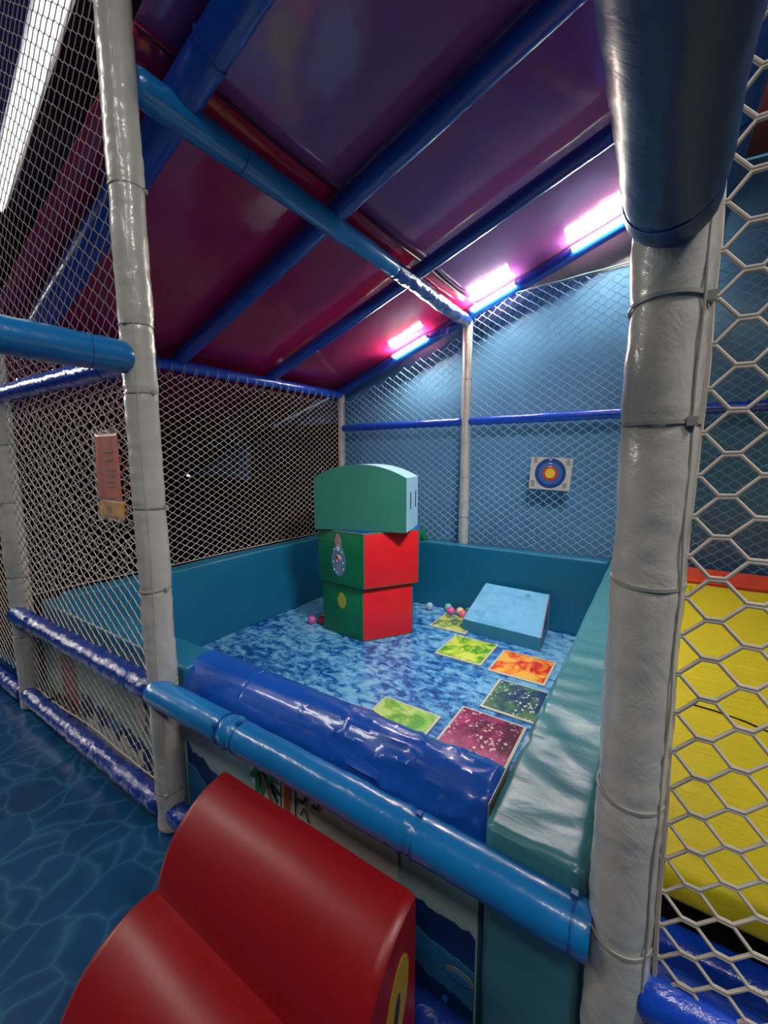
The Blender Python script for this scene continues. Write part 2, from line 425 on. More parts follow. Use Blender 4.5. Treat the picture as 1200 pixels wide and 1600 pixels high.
# seam hem between crimson and purple
bm = bmesh.new(); sweep(bm, [Vector((SEAM, y, zr(SEAM)-.003-.010*abs(math.sin(math.pi*(y-.165)/.68)))) for y in lin(SHF, 2.42, 60)], .004, 6)
tag(obj('hem_cord', bm, M['seam']), 'dark hem seam where crimson and purple roof sheets meet', 'seam')

# ------------------------------------------------------------------ rafters, overhead tubes
G_R = 'sloping roof rafters'
def rafter(y, x0, x1, label, seed, r=.04):
    L = math.hypot(x1-x0, RZ(x1)-RZ(x0))
    js = [L*k/6+.02*seed for k in range(1, 6)]
    tube('roof_rafter', label, 'padded beam', (x0, y, RZ(x0)), (x1, y, RZ(x1)), r, 'rafter_blue', js, group=G_R, seed=seed, wr=.001)
rafter(D, -1.22, 1.35, 'rear blue padded rafter that carries the three lit lamps', 1, .04)
rafter(1.516, -1.2, 1.35, 'blue padded rafter second from the rear wall', 2, .038)
rafter(.8316, -1.2, 1.35, 'blue padded rafter third from the rear wall, crossing the sky-blue tube', 3, .042)
rafter(.165, -1.2, 1.35, 'nearest dark blue padded rafter at upper left of the roof', 4, .05)
tube('eave_tube', 'royal blue padded tube along the left eave above the left net', 'padded tube', (XL, .0, 1.665), (XL, D-.02, 1.683), .034, 'royal', (.35, .8, 1.2, 1.62, 2.0), seed=5)
t = thing('overhead_tube', 'sky-blue overhead padded tube running to the middle rear post, dark wrapped far end', 'padded tube', (0, .0, 2.1))
obj('foam_sleeve', foam_bm((0, .035, 2.10), (0, 1.31, 2.10), .043, .0012, 9, (.33, .9), seed=6), M['sky_blue'], t)
fs = obj('wrapped_end', foam_bm((0, 1.312, 2.10), (0, D-.03, 2.09), .043, .0035, 16, (.35, .8), seed=8), M['navy'], t)
fs['label'] = 'crinkled dark blue wrapped end'
for y in (.37, 1.306, 1.65): obj('cable_tie', ring_bm((0, y, 2.10), (0, 1, 0), .042, .0018), M['tie_blue'], t)
# tubes from the two front posts over the walkway
tube('walkway_tube', 'sky-blue padded tube level with eyes at the left front post', 'padded tube', (0, -.03, 1.4025), (0, -1.5, 1.4025), .042, 'sky_blue', (.09, .5, 1.0), seed=11, wr=.0016)
tube('walkway_tube', 'large dark blue padded tube overhead resting against the right front post', 'padded tube', (1.196, -.032, 1.405), (1.196, -1.8, 1.405), .044, 'deep_blue', (.05, .6), seed=12, wr=.0016)
tube('crossbar', 'shiny blue padded crossbar between the two left posts at eye level', 'padded tube', (XL+.03, 0.0, 1.405), (XM-.03, 0.0, 1.405), .034, 'royal', (.18, .32, .56, .76, .95), seed=13, wr=.002)
tube('overhead_tube', 'royal blue overhead tube seen through the coarse net at upper right', 'padded tube', (1.29, .12, 1.93), (1.29, 2.4, 1.93), .05, 'royal', (.6, 1.3), seed=14, wr=.0015)

# ------------------------------------------------------------------ posts
G_P = 'white padded posts of the play frame'
def post(label, x, y, z1, joints, seed, r=PW, wr=.002, z0=0, bend=(0, 0, 0)):
    t = tube('padded_post', label, 'padded post', (x, y, z0), (x, y, z1), r, 'white_wrap', joints, 'tie', G_P, wr, seed=seed, ns=12, step=.008, bend=bend, tier=.0022)
    # folded edge of the clear wrap running down the sleeve
    bm = bmesh.new(); L = z1-z0; ang = math.radians(-38)
    pts = [Vector((x+(r+.001+.001*math.sin(z*40))*math.cos(ang+.05*math.sin(z*9)), y+(r+.001)*math.sin(ang+.05*math.sin(z*9)), z)) for z in lin(z0+.02, z1-.02, 120)]
    sweep(bm, pts, .0016, 5); obj('sleeve_seam', bm, M['white_wrap'], t)
    return t
post('near right white padded post in front of the coarse net', XR, 0, 2.5, (.47, .685, .98, 1.175, 1.31, 1.7), 21, r=.041)
post('tall left front white padded post with the sky-blue tube on it', XM, 0, 2.32, (.13, .48, .765, 1.0, 1.315, 1.49, 1.83), 22)
post('far left white padded post beside the flyer net', XL, 0, 1.62, (.35, .62, .95, 1.2), 23)
post('rear left corner white padded post at the eave', XL, D, 1.70, (.7, 1.0, 1.2, 1.5), 24, r=.034)
post('middle rear white padded post below the overhead tube end', XM, D, 2.14, (.7, 1.0, 1.25, 1.7), 25, r=.034)
post('rear right white padded post standing behind the near right post', XR, D, 2.5, (.7, 1.25, 1.7), 26, r=.034)

# ------------------------------------------------------------------ rails
G_F = 'front rails'
tube('front_rail', 'sky-blue padded rail across the front between the two near posts', 'padded rail', (.0, -.026, .458), (1.165, -.012, .443), .038, 'sky_blue', (.33, .39, .88, 1.14), group=G_F, wr=.0012, bunch=(.36, .87), seed=31, bend=(0, 0, .004))
tube('front_rail', 'navy padded rail between the far left post and left front post', 'padded rail', (XL, -.022, .450), (XM-.03, -.012, .443), .036, 'navy', (.2, .45, .8, 1.02), group=G_F, wr=.0028, seed=32, ns=20)
tube('front_rail', 'navy padded bottom rail near the floor under the left net', 'padded rail', (XL+.02, -.018, .070), (XM-.02, -.018, .068), .033, 'navy', (.19, .41, .67, .95), group=G_F, wr=.0028, seed=33, ns=20)
tube('front_rail', 'navy bottom rail behind the red foam step', 'padded rail', (XM+.02, -.005, .058), (XR-.03, -.005, .058), .033, 'navy', (.2, .5, .9), group=G_F, wr=.002, seed=34)
tube('front_rail', 'blue padded rail at the bottom right behind the coarse net', 'padded rail', (XR+.028, .0, .395), (2.4, .0, .395), .036, 'royal', (.3, .8), group=G_F, wr=.0014, seed=35)
tube('front_rail', 'navy bottom rail at the left frame edge', 'padded rail', (-2.3, -.02, .058), (XL-.03, -.02, .058), .033, 'navy', (.3, .9), group=G_F, wr=.0028, seed=36, ns=20)
G_B = 'rear rails'
tube('rear_rail', 'royal blue rear rail between corner post and middle post', 'padded rail', (XL+.02, D, 1.402), (XM-.03, D, 1.402), .031, 'royal', (.36, .76, 1.05), group=G_B, seed=37)
tube('rear_rail', 'royal blue rear rail right of the middle post above the target', 'padded rail', (XM+.03, D, 1.402), (XR-.02, D, 1.402), .031, 'royal', (.36, .7, 1.0), group=G_B, seed=38)
tube('rear_rail', 'royal blue rear rail seen right of the near right post', 'padded rail', (XR+.02, D, 1.402), (2.8, D, 1.402), .031, 'royal', (.36, .7, 1.0), group=G_B, seed=39)

# ------------------------------------------------------------------ nets
def net(label, O, U, V, w, h, mat, r=.0019, cw=.07, ch=.05, inside=None, flat=.010, jit=.004, seg=4, seed=0, border=None, bulge=.008):
    O, U, V = Vector(O), Vector(U), Vector(V); Nn = U.cross(V)
    t = thing('safety_net', label, 'net', O)
    bm = bmesh.new(); nj = int(h/ch*2)+1; ni = int(w/(cw/2))
    def P(u, v):
        q = Vector((u*2.3+seed, v*2.3, seed)); q2 = Vector((u*9+seed, v*9, seed+4))
        du = jit*1.6*noise.noise(q)+jit*.5*noise.noise(q2); dv = jit*1.6*noise.noise(q+Vector((9, 3, 1)))+jit*.5*noise.noise(q2+Vector((7, 1, 2)))
        dn = bulge*noise.noise(q*1.3+Vector((2, 8, 4)))
        return O+U*(u+du)+V*(v+dv)+Nn*dn
    for j in range(nj):
        run = []
        for i in range(ni+1):
            up = (i+j) % 2 == 0
            u = i*cw/2; v = j*ch/2+(ch/4-r*.7 if up else -ch/4+r*.7)
            ok = 0 <= v <= h and 0 <= u <= w and (inside is None or inside(u, v))
            if ok:
                run += [P(u-flat/2, v), P(u+flat/2, v)]
            if (not ok or i == ni) and run:
                if len(run) > 2: sweep(bm, run, r, seg)
                run = []
    obj('knotted_mesh', bm, mat, t)
    if border:
        for b in border:
            bm = bmesh.new(); pts = []
            for k in range(len(b)-1):
                a, c = Vector(b[k]), Vector(b[k+1]); n = max(2, int((c-a).length/.03))
                pts += [P((a+(c-a)*i/n).x, (a+(c-a)*i/n).y) for i in range(n)]
            pts.append(P(*b[-1])); sweep(bm, pts, r*1.4, 5)
            obj('border_cord', bm, mat, t)
    return t
H = lambda z: z-.0
# rear net, follows the roof slope on the left, level on the right
net('pale fine net across the rear of the left bay, before the blue wall', (XL+.03, D-.01, .50), (1, 0, 0), (0, 0, 1), -XL-.06, 1.62, M['rope_blue'], cw=.072, ch=.052, r=.0020,
    inside=lambda u, v: v+.5 < RZ(XL+.03+u)-.10, seed=1, border=[[(0, .0), (0, 1.16)], [(1.1, .0), (1.1, 1.55)]])
net('pale fine net across the rear of the right bay, with the target on it', (XM+.03, D-.01, .50), (1, 0, 0), (0, 0, 1), XR-.06, 1.76, M['rope_blue'], cw=.072, ch=.052, r=.0020,
    inside=lambda u, v: v+.5 < 2.215+.045*u, seed=2, border=[[(0, .0), (0, 1.7)], [(0, 1.71), (1.14, 1.76)]])
net('pale fine net on the rear wall right of the near right post', (XR+.03, D-.01, .30), (1, 0, 0), (0, 0, 1), 1.5, 1.98, M['rope_blue'], cw=.072, ch=.052, r=.0020, seed=3, border=[[(0, 1.97), (1.5, 1.97)]])
# left side net between eave tube and pad
net('cream net on the left side of the pen before the dark opening', (XL, .04, PZ), (0, 1, 0), (0, 0, 1), D-.07, 1.64-PZ, M['rope'], cw=.066, ch=.041, r=.0019, seed=4,
    border=[[(.0, .012), (D-.07, .012)], [(D-.08, .0), (D-.08, 1.1)]])
# front left bay: below and above the crossbar
net('cream net between the two left posts, carrying the flyer', (XL+.03, .012, .09), (1, 0, 0), (0, 0, 1), -XL-.07, 1.3, M['rope'], cw=.062, ch=.044, r=.0019, seed=5, jit=.006,
    border=[[(.004, .0), (.004, 1.29)], [(-XL-.075, .0), (-XL-.075, 1.29)], [(0, .004), (-XL-.07, .004)]])
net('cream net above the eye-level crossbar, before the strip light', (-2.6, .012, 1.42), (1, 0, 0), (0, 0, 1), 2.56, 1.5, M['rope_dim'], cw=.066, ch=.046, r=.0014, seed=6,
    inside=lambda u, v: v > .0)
net('cream net at the left frame edge beyond the far left post', (-2.3, .012, .09), (1, 0, 0), (0, 0, 1), 1.08, 1.3, M['rope'], cw=.062, ch=.044, r=.0019, seed=7,
    border=[[(1.07, .0), (1.07, 1.29)]])
# near right, coarse look because it is close
net('coarse white net hanging right of the near right post', (XR+.038, .0, .25), (1, 0, 0), (0, 0, 1), 1.1, 1.95, M['rope_near'], cw=.07, ch=.05, r=.0025, flat=.016, seg=8, jit=.006, seed=8, bulge=.02,
    border=[[(.002, .0), (.002, 1.94)]])

# lacing loops that hang the side net from the eave tube
root = [o for o in C.objects if o.get('label', '').startswith('cream net on the left side')][0]
for k in range(30):
    y = .1+k*.074
    pts = [Vector((XL+.0, y-.012, 1.60)), Vector((XL+.036, y-.004, 1.655)), Vector((XL+.030, y, 1.69)), Vector((XL+.036, y+.004, 1.655)), Vector((XL, y+.012, 1.60))]
    bm = bmesh.new(); sweep(bm, pts, .0016, 4); obj('lacing_loop', bm, M['rope'], root)


# ------------------------------------------------------------------ pads round the pen
def nz(s, a, b=0): return lambda p, n: a*noise.noise(p*s+Vector((b, b, b)))
o = obj('wall_pad', soft_bm(-1.175, -1.0586, .15, 2.19, 0, PZ, .014, 4, 24, 8, nz(3, .006)), M['teal']); tag(o, 'long teal padded barrier along the left side of the pen', 'padded barrier', )
o = obj('wall_pad', soft_bm(-1.16, .985, 2.195, 2.29, 0, PZ+.0, .014, 24, 3, 8, nz(3, .006, 3)), M['teal']); tag(o, 'teal padded barrier along the rear of the pen under the blue wall', 'padded barrier')
def rp(p, n):
    a = .006*noise.noise(Vector((p.x*3, p.y*4, p.z*3)))
    if n.z > .5:
        a += .0065*noise.noise(Vector((p.x*5, p.y*17+2*noise.noise(p*4), 3)))*max(0, min(1, (1.3-p.y)/.6))
        a += .004*noise.noise(Vector((p.x*9, p.y*34+3*noise.noise(p*5), 7)))*max(0, min(1, (1.0-p.y)/.6))
        a -= .004
    return a
o = obj('wall_pad', soft_bm(.991, 1.152, .018, 2.29, 0, PZ+.004, .016, 14, 150, 10, rp), M['teal_soft']); tag(o, 'wrinkled grey-teal padded barrier along the right side beside the near post', 'padded barrier')
# front pad in two pieces with the printed panel on its face
pf = thing('wall_pad', 'front padded barrier, teal on top with a seaside print on its face', 'padded barrier', (XL, .12, 0))
obj('block', soft_bm(XL+.045, .03, .055, .178, 0, PZ-.006, .014, 40, 3, 8, nz(3, .004, 5)), M['teal'], pf)
obj('block', soft_bm(.031, .985, .057, .176, 0, .43, .014, 40, 3, 8), M['teal'], pf)

# mural print on the front face
def mural_mat():
    k = N('seaside_print'); c = k.n('ShaderNodeTexCoord'); sp = k.n('ShaderNodeSeparateXYZ'); k.l(c.outputs['Object'], sp.inputs[0])
    v = k.coord()
    f = k.noise(v, 5, 5, .6)
    k.l(k.ramp(f, [(.35, srgb(150, 180, 176)), (.7, srgb(170, 196, 190))]), k.b.inputs['Base Color'])
    k.b.inputs['Roughness'].default_value = .4
    return k.m
M['mural'] = mural_mat()
obj('print_panel', box_bm(XL+.06, .975, .046, .054, .005, .395), M['mural'], pf, False)
def flat(name, pts, mat, y=.0455, th=.002, par=pf, lab=None):
    o = obj(name, prism_bm([(x, y, z) for x, z in pts], (0, -th, 0)), mat, par, False)
    if lab: o['label'] = lab
    return o
M['sea1'] = plain('print_deep_blue', srgb(16, 52, 110), .4)
M['sea2'] = plain('print_mid_blue', srgb(40, 110, 160), .4)
M['cloud'] = plain('print_cloud_white', srgb(205, 215, 210), .4)
M['cloud_line'] = plain('print_grey_line', srgb(110, 125, 125), .4)
M['palm'] = plain('print_palm_green', srgb(34, 120, 60), .4)
M['trunk'] = plain('print_trunk_brown', srgb(150, 96, 70), .4)
M['p_orange'] = plain('print_rust_stripe', srgb(178, 84, 40), .4)
M['p_cream'] = plain('print_cream', srgb(196, 190, 182), .4)
M['p_dark'] = plain('print_dark_ink', srgb(50, 46, 60), .4)
M['p_pink'] = plain('print_dull_pink', srgb(150, 90, 80), .4)
def wave(x0, x1, zt, amp, mat, y, seed):
    xs = lin(x0, x1, 60)
    top = [(x, zt(x)+amp*noise.noise(Vector((x*22, seed, 0)))+amp*.7*noise.noise(Vector((x*60, seed, 4)))) for x in xs]
    return flat('printed_waves', [(x0, .01), (x1, .01)]+top[::-1], mat, y)
wave(.03, .5, lambda x: .26-(x-.03)*.35, .02, M['sea1'], .0455, 1)
wave(.03, .40, lambda x: .20-(x-.03)*.35, .02, M['sea2'], .0430, 2)
wave(.60, .972, lambda x: .24-.02*(x-.6), .012, M['sea1'], .0455, 3)
wave(.60, .972, lambda x: .20-.12*(x-.6), .012, M['sea2'], .0430, 4)
wave(.60, .972, lambda x: .12-.12*(x-.6), .012, M['sea1'], .0405, 5)
def blob(cx, cz, rx, rz, n=22, ph=0): return [(cx+rx*math.cos(2*math.pi*i/n+ph), cz+rz*math.sin(2*math.pi*i/n+ph)) for i in range(n)]
flat('printed_swirl', blob(.945, .135, .03, .014), M['cloud_line'], .0378)
flat('printed_swirl', blob(.945, .133, .022, .009), M['sea2'], .0355)
for cx, cz, r in ((.095, .345, .022), (.13, .352, .026), (.165, .35, .02)):
    flat('printed_cloud', blob(cx, cz, r+.004, r*.8+.004), M['cloud_line']); 
for cx, cz, r in ((.095, .348, .021), (.13, .356, .025), (.165, .354, .019)):
    flat('printed_cloud', blob(cx, cz, r, r*.8), M['cloud'], .0430)
# palm tree: white halo, fronds, trunk
flat('printed_palm_halo', [(.325, .394), (.325, .335), (.34, .27), (.36, .245), (.40, .215), (.45, .20), (.455, .394)], M['cloud'])
def frond(x, z, a, L, wd, mat=None):
    pts = []; c, s = math.cos(a), math.sin(a)
    for q, ww in ((0, .0), (.2, .7), (.5, 1), (.8, .6), (1, 0), (.8, -.6), (.5, -1), (.2, -.7)):
        u = q*L; vv = ww*wd-.35*L*q*q*(1 if c > 0 else -1)*.6
        pts.append((x+u*c-vv*s, z+u*s+vv*c))
    flat('printed_palm_frond', pts, mat or M['palm'], .0430)
for a, L in ((-2.0, .075), (-2.7, .05), (-1.35, .065), (-.55, .075), (.1, .06), (1.3, .04), (2.3, .045)): frond(.378, .318, a, L*1.15, .012)
for a, L in ((-.9, .06), (-.3, .045)): frond(.410, .300, a, L, .005, M['p_dark'])
flat('printed_palm_trunk', [(.380, .312), (.388, .312), (.420, .26), (.440, .20), (.428, .20), (.407, .26)], M['trunk'], .0405)
flat('printed_sign', [(.445, .19), (.80, .19), (.80, .394), (.452, .394)], M['p_cream'])
flat('printed_stripe', [(.462, .245), (.482, .245), (.486, .394), (.466, .394)], M['p_orange'], .0430)
flat('printed_line', [(.500, .22), (.503, .22), (.506, .394), (.503, .394)], M['p_dark'], .0430)
def stroke(pts, r, y=.042, mat='p_dark', name='printed_letter'):
    bm = bmesh.new(); sweep(bm, [Vector((x, y, z)) for x, z in pts], r, 5); return obj(name, bm, M[mat], pf)
stroke([(.517, .350), (.542, .350), (.538, .315), (.527, .297), (.514, .304)], .0035)
stroke([(.560, .350), (.585, .350), (.581, .318), (.570, .303), (.560, .311)], .0035)
stroke([(.520, .262), (.530, .285), (.540, .275), (.548, .255)], .002)
# left bay figures in the print
flat('printed_rock', [(-.93, .10), (-.90, .39), (-.83, .41), (-.79, .30), (-.77, .2), (-.76, .06)], M['p_pink'])
flat('printed_rock', [(-.16, .02), (-.17, .2), (-.11, .28), (-.05, .26), (-.05, .02)], M['p_pink'])
wave(-.74, -.2, lambda x: .17-.05*(x+.74), .05, M['sea1'], .0455, 9)
wave(-.70, -.25, lambda x: .10, .05, M['cloud'], .0430, 10)
flat('printed_figure', blob(-.24, .27, .035, .075), M['p_cream'], .0405)
flat('printed_figure', blob(-.45, .14, .05, .03), M['sea2'], .0405)
wave(-1.05, -.80, lambda x: .10, .02, M['p_dark'], .0405, 12)

# blue wrapped roll over the front pad
def roll():
    prof = [(.183, .40), (.186, .43), (.186, .485), (.176, .505), (.155, .515), (.13, .517), (.105, .512), (.085, .500), (.066, .480), (.052, .455), (.044, .43), (.040, .41), (.048, .40)]
    # resample
    P = []
    for i in range(len(prof)-1):
        for k in range(3): P.append((prof[i][0]+(prof[i+1][0]-prof[i][0])*k/3, prof[i][1]+(prof[i+1][1]-prof[i][1])*k/3))
    P.append(prof[-1]); cy, cz = .115, .45
    bm = bmesh.new(); rings = []; n = 190; x0, x1 = .02, .984
    for i in range(n+1):
        x = x0+(x1-x0)*i/n; ring = []
        e = min(1, (x1-x)/.012); amt = max(0, min(1, (x-.30)/.45))
        for j, (y, z) in enumerate(P):
            d = Vector((0, y-cy, z-cz)).normalized()
            w = .006*amt*noise.noise(Vector((x*3, j*.09, 1)))
            fold = noise.noise(Vector((x*4+j*.05, j*.11, 3)))
            w += amt*.006*(1-min(1, abs(fold)*6))**2
            fold2 = noise.noise(Vector((x*7-j*.05, j*.13, 9)))
            w += amt*.004*(1-min(1, abs(fold2)*6))**2
            w -= .006*(1-e)
            if abs(x-.27) < .003: w -= .002
            ring.append(bm.verts.new((x, y+d.y*w, z+d.z*w)))
        rings.append(ring)
    m = len(P)
    for i in range(n):
        for j in range(m-1): bm.faces.new((rings[i][j], rings[i+1][j], rings[i+1][j+1], rings[i][j+1]))
        bm.faces.new((rings[i][m-1], rings[i+1][m-1], rings[i+1][0], rings[i][0]))
    bm.faces.new(rings[0]); bm.faces.new(rings[-1][::-1])
    return bm
rl = obj('blue_wrap', roll(), M['wrap_blue'], pf); rl['label'] = 'creased shiny royal blue wrap over the right part of the barrier'
bm = bmesh.new()
add_box(bm, .9846, .9866, .055, .184, .40, .512)
obj('wrap_edge', bm, M['tie'], pf, False)

# ------------------------------------------------------------------ sensory floor tiles
def tile(label, x0, x1, y0, y1, gmat, rim='tile_rim', rot=0):
    cx, cy = (x0+x1)/2, (y0+y1)/2; hx, hy = (x1-x0)/2, (y1-y0)/2
    t = thing('sensory_floor_tile', label, 'floor tile', (0, 0, .0025), 'liquid floor tiles')
    b = soft_bm(-hx, hx, -hy, hy, 0, .008, .003, 2, 2, 1); bmesh.ops.translate(b, vec=(0, 0, .0025), verts=b.verts[:])
    obj('rim', b, M[rim], t)
    g = soft_bm(-hx+.012, hx-.012, -hy+.012, hy-.012, .003, .0105, .002, 2, 2, 1); bmesh.ops.translate(g, vec=(0, 0, .0025), verts=g.verts[:])
    obj('gel_panel', g, gmat, t)
    t.location = (cx, cy, .0025); t.rotation_euler = (0, 0, rot)
M['tile_rim'] = plain('pale_tile_rim', srgb(190, 190, 176), .5)
tile('lime green floor tile with dark green swirls, in front of the wedge', .178, .458, 1.475, 1.780, gel('lime_gel', srgb(70, 150, 30)[:3], srgb(150, 190, 50)[:3], srgb(200, 220, 90)[:3]))
tile('orange floor tile with red swirls', .503, .800, 1.452, 1.738, gel('orange_gel', srgb(206, 40, 20)[:3], srgb(232, 120, 50)[:3], srgb(236, 180, 70)[:3], 7))
tile('dark slate blue floor tile with pale flecks beside the right barrier', .587, .880, 1.112, 1.398, gel('slate_gel', srgb(40, 60, 110)[:3], srgb(50, 86, 96)[:3], srgb(84, 120, 90)[:3], 4, srgb(190, 200, 180)))
tile('maroon pink floor tile with pale flecks by the blue wrapped barrier', .522, .812, .775, 1.072, gel('maroon_gel', srgb(90, 40, 60)[:3], srgb(130, 44, 84)[:3], srgb(160, 60, 110)[:3], 4, srgb(220, 190, 190)))
tile('pale green floor tile half hidden by the blue wrapped barrier', .184, .476, .655, .945, gel('pale_green_gel', srgb(90, 160, 70)[:3], srgb(140, 190, 90)[:3], srgb(186, 214, 130)[:3], 6))
tile('yellow-green floor tile with dark blue patches partly under the wedge', -.036, .226, 1.822, 2.088, gel('green_blue_gel', srgb(50, 90, 110)[:3], srgb(110, 150, 80)[:3], srgb(190, 200, 100)[:3], 7))

# ------------------------------------------------------------------ foam wedge
t = thing('foam_wedge', 'light blue foam wedge leaning by the rear barrier', 'foam wedge', (.43, 2.0, 0))
bl, br, fr, fl_ = Vector((.235, 2.165)), Vector((.665, 2.14)), Vector((.688, 1.842)), Vector((.186, 1.876))
def wedge():
    bm = bmesh.new(); nx, ny = 30, 24; top = []
    for j in range(ny+1):
        row = []
        for i in range(nx+1):
            u, v = i/nx, j/ny
            a = fl_.lerp(fr, u); b = bl.lerp(br, u); p = a.lerp(b, v)
            z = .085+(.262-.085)*v
            m = min(u, 1-u, v, 1-v)*12; m = min(1, m)
            z += m*(.006*noise.noise(Vector((u*5+2, v*5, 1)))+.006*(1-min(1, abs(noise.noise(Vector((u*4, v*4, 7))))*5)))
            row.append(bm.verts.new((p.x, p.y, z)))
        top.append(row)
    for j in range(ny):
        for i in range(nx): bm.faces.new((top[j][i], top[j][i+1], top[j+1][i+1], top[j+1][i]))
    return bm, top
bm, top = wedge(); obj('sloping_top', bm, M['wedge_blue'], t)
def quadside(A, B, za, zb, base=.003):
    bm = bmesh.new()
    v = [bm.verts.new((A.x, A.y, base)), bm.verts.new((B.x, B.y, base)), bm.verts.new((B.x, B.y, zb)), bm.verts.new((A.x, A.y, za))]
    bm.faces.new(v); return bm
bm = bmesh.new()
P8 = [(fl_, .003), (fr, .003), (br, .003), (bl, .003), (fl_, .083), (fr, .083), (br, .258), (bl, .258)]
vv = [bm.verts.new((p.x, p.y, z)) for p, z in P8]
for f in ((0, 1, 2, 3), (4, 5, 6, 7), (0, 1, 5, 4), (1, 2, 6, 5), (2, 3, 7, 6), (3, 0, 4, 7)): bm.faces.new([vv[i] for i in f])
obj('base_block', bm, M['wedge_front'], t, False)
bm = bmesh.new(); e = Vector((.0015, 0, 0))
sweep(bm, [Vector((fr.x, fr.y, .006)), Vector((fr.x, fr.y, .084)), Vector((br.x, br.y, .26)), Vector((br.x, br.y, .01))], .004, 6)
sp = obj('side_piping', bm, M['pink_side'], t); sp['label'] = 'dull pink piping'

# ------------------------------------------------------------------ stack of foam blocks
def hexblock(name, label, ctr, R, rot, z0, z1, cols):
    t = thing(name, label, 'foam block', (ctr[0], ctr[1], z0), 'stacked foam blocks')
    bm = bmesh.new(); a = [ctr[0]+R*math.cos(math.radians(rot+60*k)) for k in range(6)]; b = [ctr[1]+R*math.sin(math.radians(rot+60*k)) for k in range(6)]
    lo = [bm.verts.new((a[k], b[k], z0)) for k in range(6)]; hi = [bm.verts.new((a[k], b[k], z1)) for k in range(6)]
    fs = [bm.faces.new(lo[::-1]), bm.faces.new(hi)]; fs[1].material_index = 2
    for k in range(6):
        f = bm.faces.new((lo[k], lo[(k+1) % 6], hi[(k+1) % 6], hi[k])); f.material_index = cols[k]
    bevel(bm, .006, 2)
    obj('body', bm, None, t, True, [M['green_box'], M['red_box'], M['royal']])
    return t, [(a[k], b[k]) for k in range(6)]
# vertex 0 is the front corner; side 0 = right front (red), side 5 = left front (green)
b1, v1 = hexblock('foam_block', 'lower six-sided foam block on the mat, green and red with a yellow spot', (-.417, 1.685), .345, -64.2, .002, .345, [1, 2, 0, 1, 2, 0])
b2, v2 = hexblock('foam_block', 'upper six-sided foam block, green and red with a teardrop sticker', (-.413, 1.69), .378, -63, .347, .694, [1, 2, 0, 1, 2, 0])
def on_face(v, k, u, z, off):       # point on left-front face (side 5) at fraction u from the front corner
    A = Vector((*v[0], 0)); B = Vector((*v[5], 0)); p = A.lerp(B, u); n = (B-A).cross(Vector((0, 0, 1))).normalized()
    if n.y > 0: n = -n
    return p+n*off+Vector((0, 0, z))
def sticker(v, pts, mat, par, name, off, th=.0012):
    P = [on_face(v, 5, u, z, off) for u, z in pts]
    n = on_face(v, 5, 0, 0, 1)-on_face(v, 5, 0, 0, 0)
    return obj(name, prism_bm(P, n*th), mat, par, False)
sp = sticker(v1, [(.5+.105*math.cos(a), .235+.052*math.sin(a)) for a in [2*math.pi*i/28 for i in range(28)]], plain('olive_yellow_spot', srgb(150, 150, 50), .5), b1, 'yellow_spot', .0003)
def tear(s, dz=0):
    out = []
    for i in range(36):
        a = 2*math.pi*i/36; rr = math.sin(a); x = .16*s*math.cos(a)*(1-.55*max(0, rr)**1.2); z = (.13 if rr > 0 else .105)*s*rr
        out.append((.5+x+.03, .505+z+dz))
    return out
st = sticker(v2, tear(1), plain('sticker_slate_blue', srgb(92, 120, 150), .4), b2, 'teardrop_sticker', .0003)
st['label'] = 'slate blue teardrop shaped sticker'
M['st_pink'] = plain('sticker_dull_pink', srgb(170, 130, 130), .4); M['st_white'] = plain('sticker_white', srgb(205, 215, 225), .4)
M['st_red'] = plain('sticker_red', srgb(160, 30, 50), .4); M['st_grey'] = plain('sticker_grey', srgb(120, 130, 140), .4)
def sb(u, z, ru, rz, m, off, n=16): sticker(v2, [(u+ru*math.cos(a), z+rz*math.sin(a)) for a in [2*math.pi*i/n for i in range(n)]], M[m], b2, 'sticker_print', off)
sb(.53, .625, .075, .035, 'st_pink', .0016); sb(.53, .655, .045, .02, 'st_pink', .0030)
sb(.53, .58, .04, .018, 'st_white', .0016); sb(.53, .515, .065, .024, 'st_white', .0016); sb(.56, .52, .03, .013, 'st_red', .0030); sb(.51, .505, .022, .012, 'st_red', .0030)
sb(.53, .455, .05, .022, 'st_grey', .0016)
for u, z in ((.62, .57), (.64, .49), (.43, .49), (.42, .45), (.62, .44), (.45, .56), (.56, .425)): sb(u, z, .016, .007, 'st_white', .0016, 9)
# scuffed white edge along the top of the upper block
bm = bmesh.new()
for k in (5,):
    pts = [on_face(v2, 5, u, .688+.003*noise.noise(Vector((u*30, 0, 0))), .001) for u in lin(-.0, .98, 50)]
    sweep(bm, pts, .0022, 5)
A = Vector((*v2[0], .689)); B = Vector((*v2[1], .689)); n = (B-A).cross(Vector((0, 0, 1))).normalized()
sweep(bm, [A.lerp(B, u)+n*.001+Vector((0, 0, .002*noise.noise(Vector((u*30, 4, 0))))) for u in lin(0, .5, 25)], .002, 5)
obj('worn_edge', bm, plain('worn_pale_edge', srgb(140, 140, 110), .7), b2)

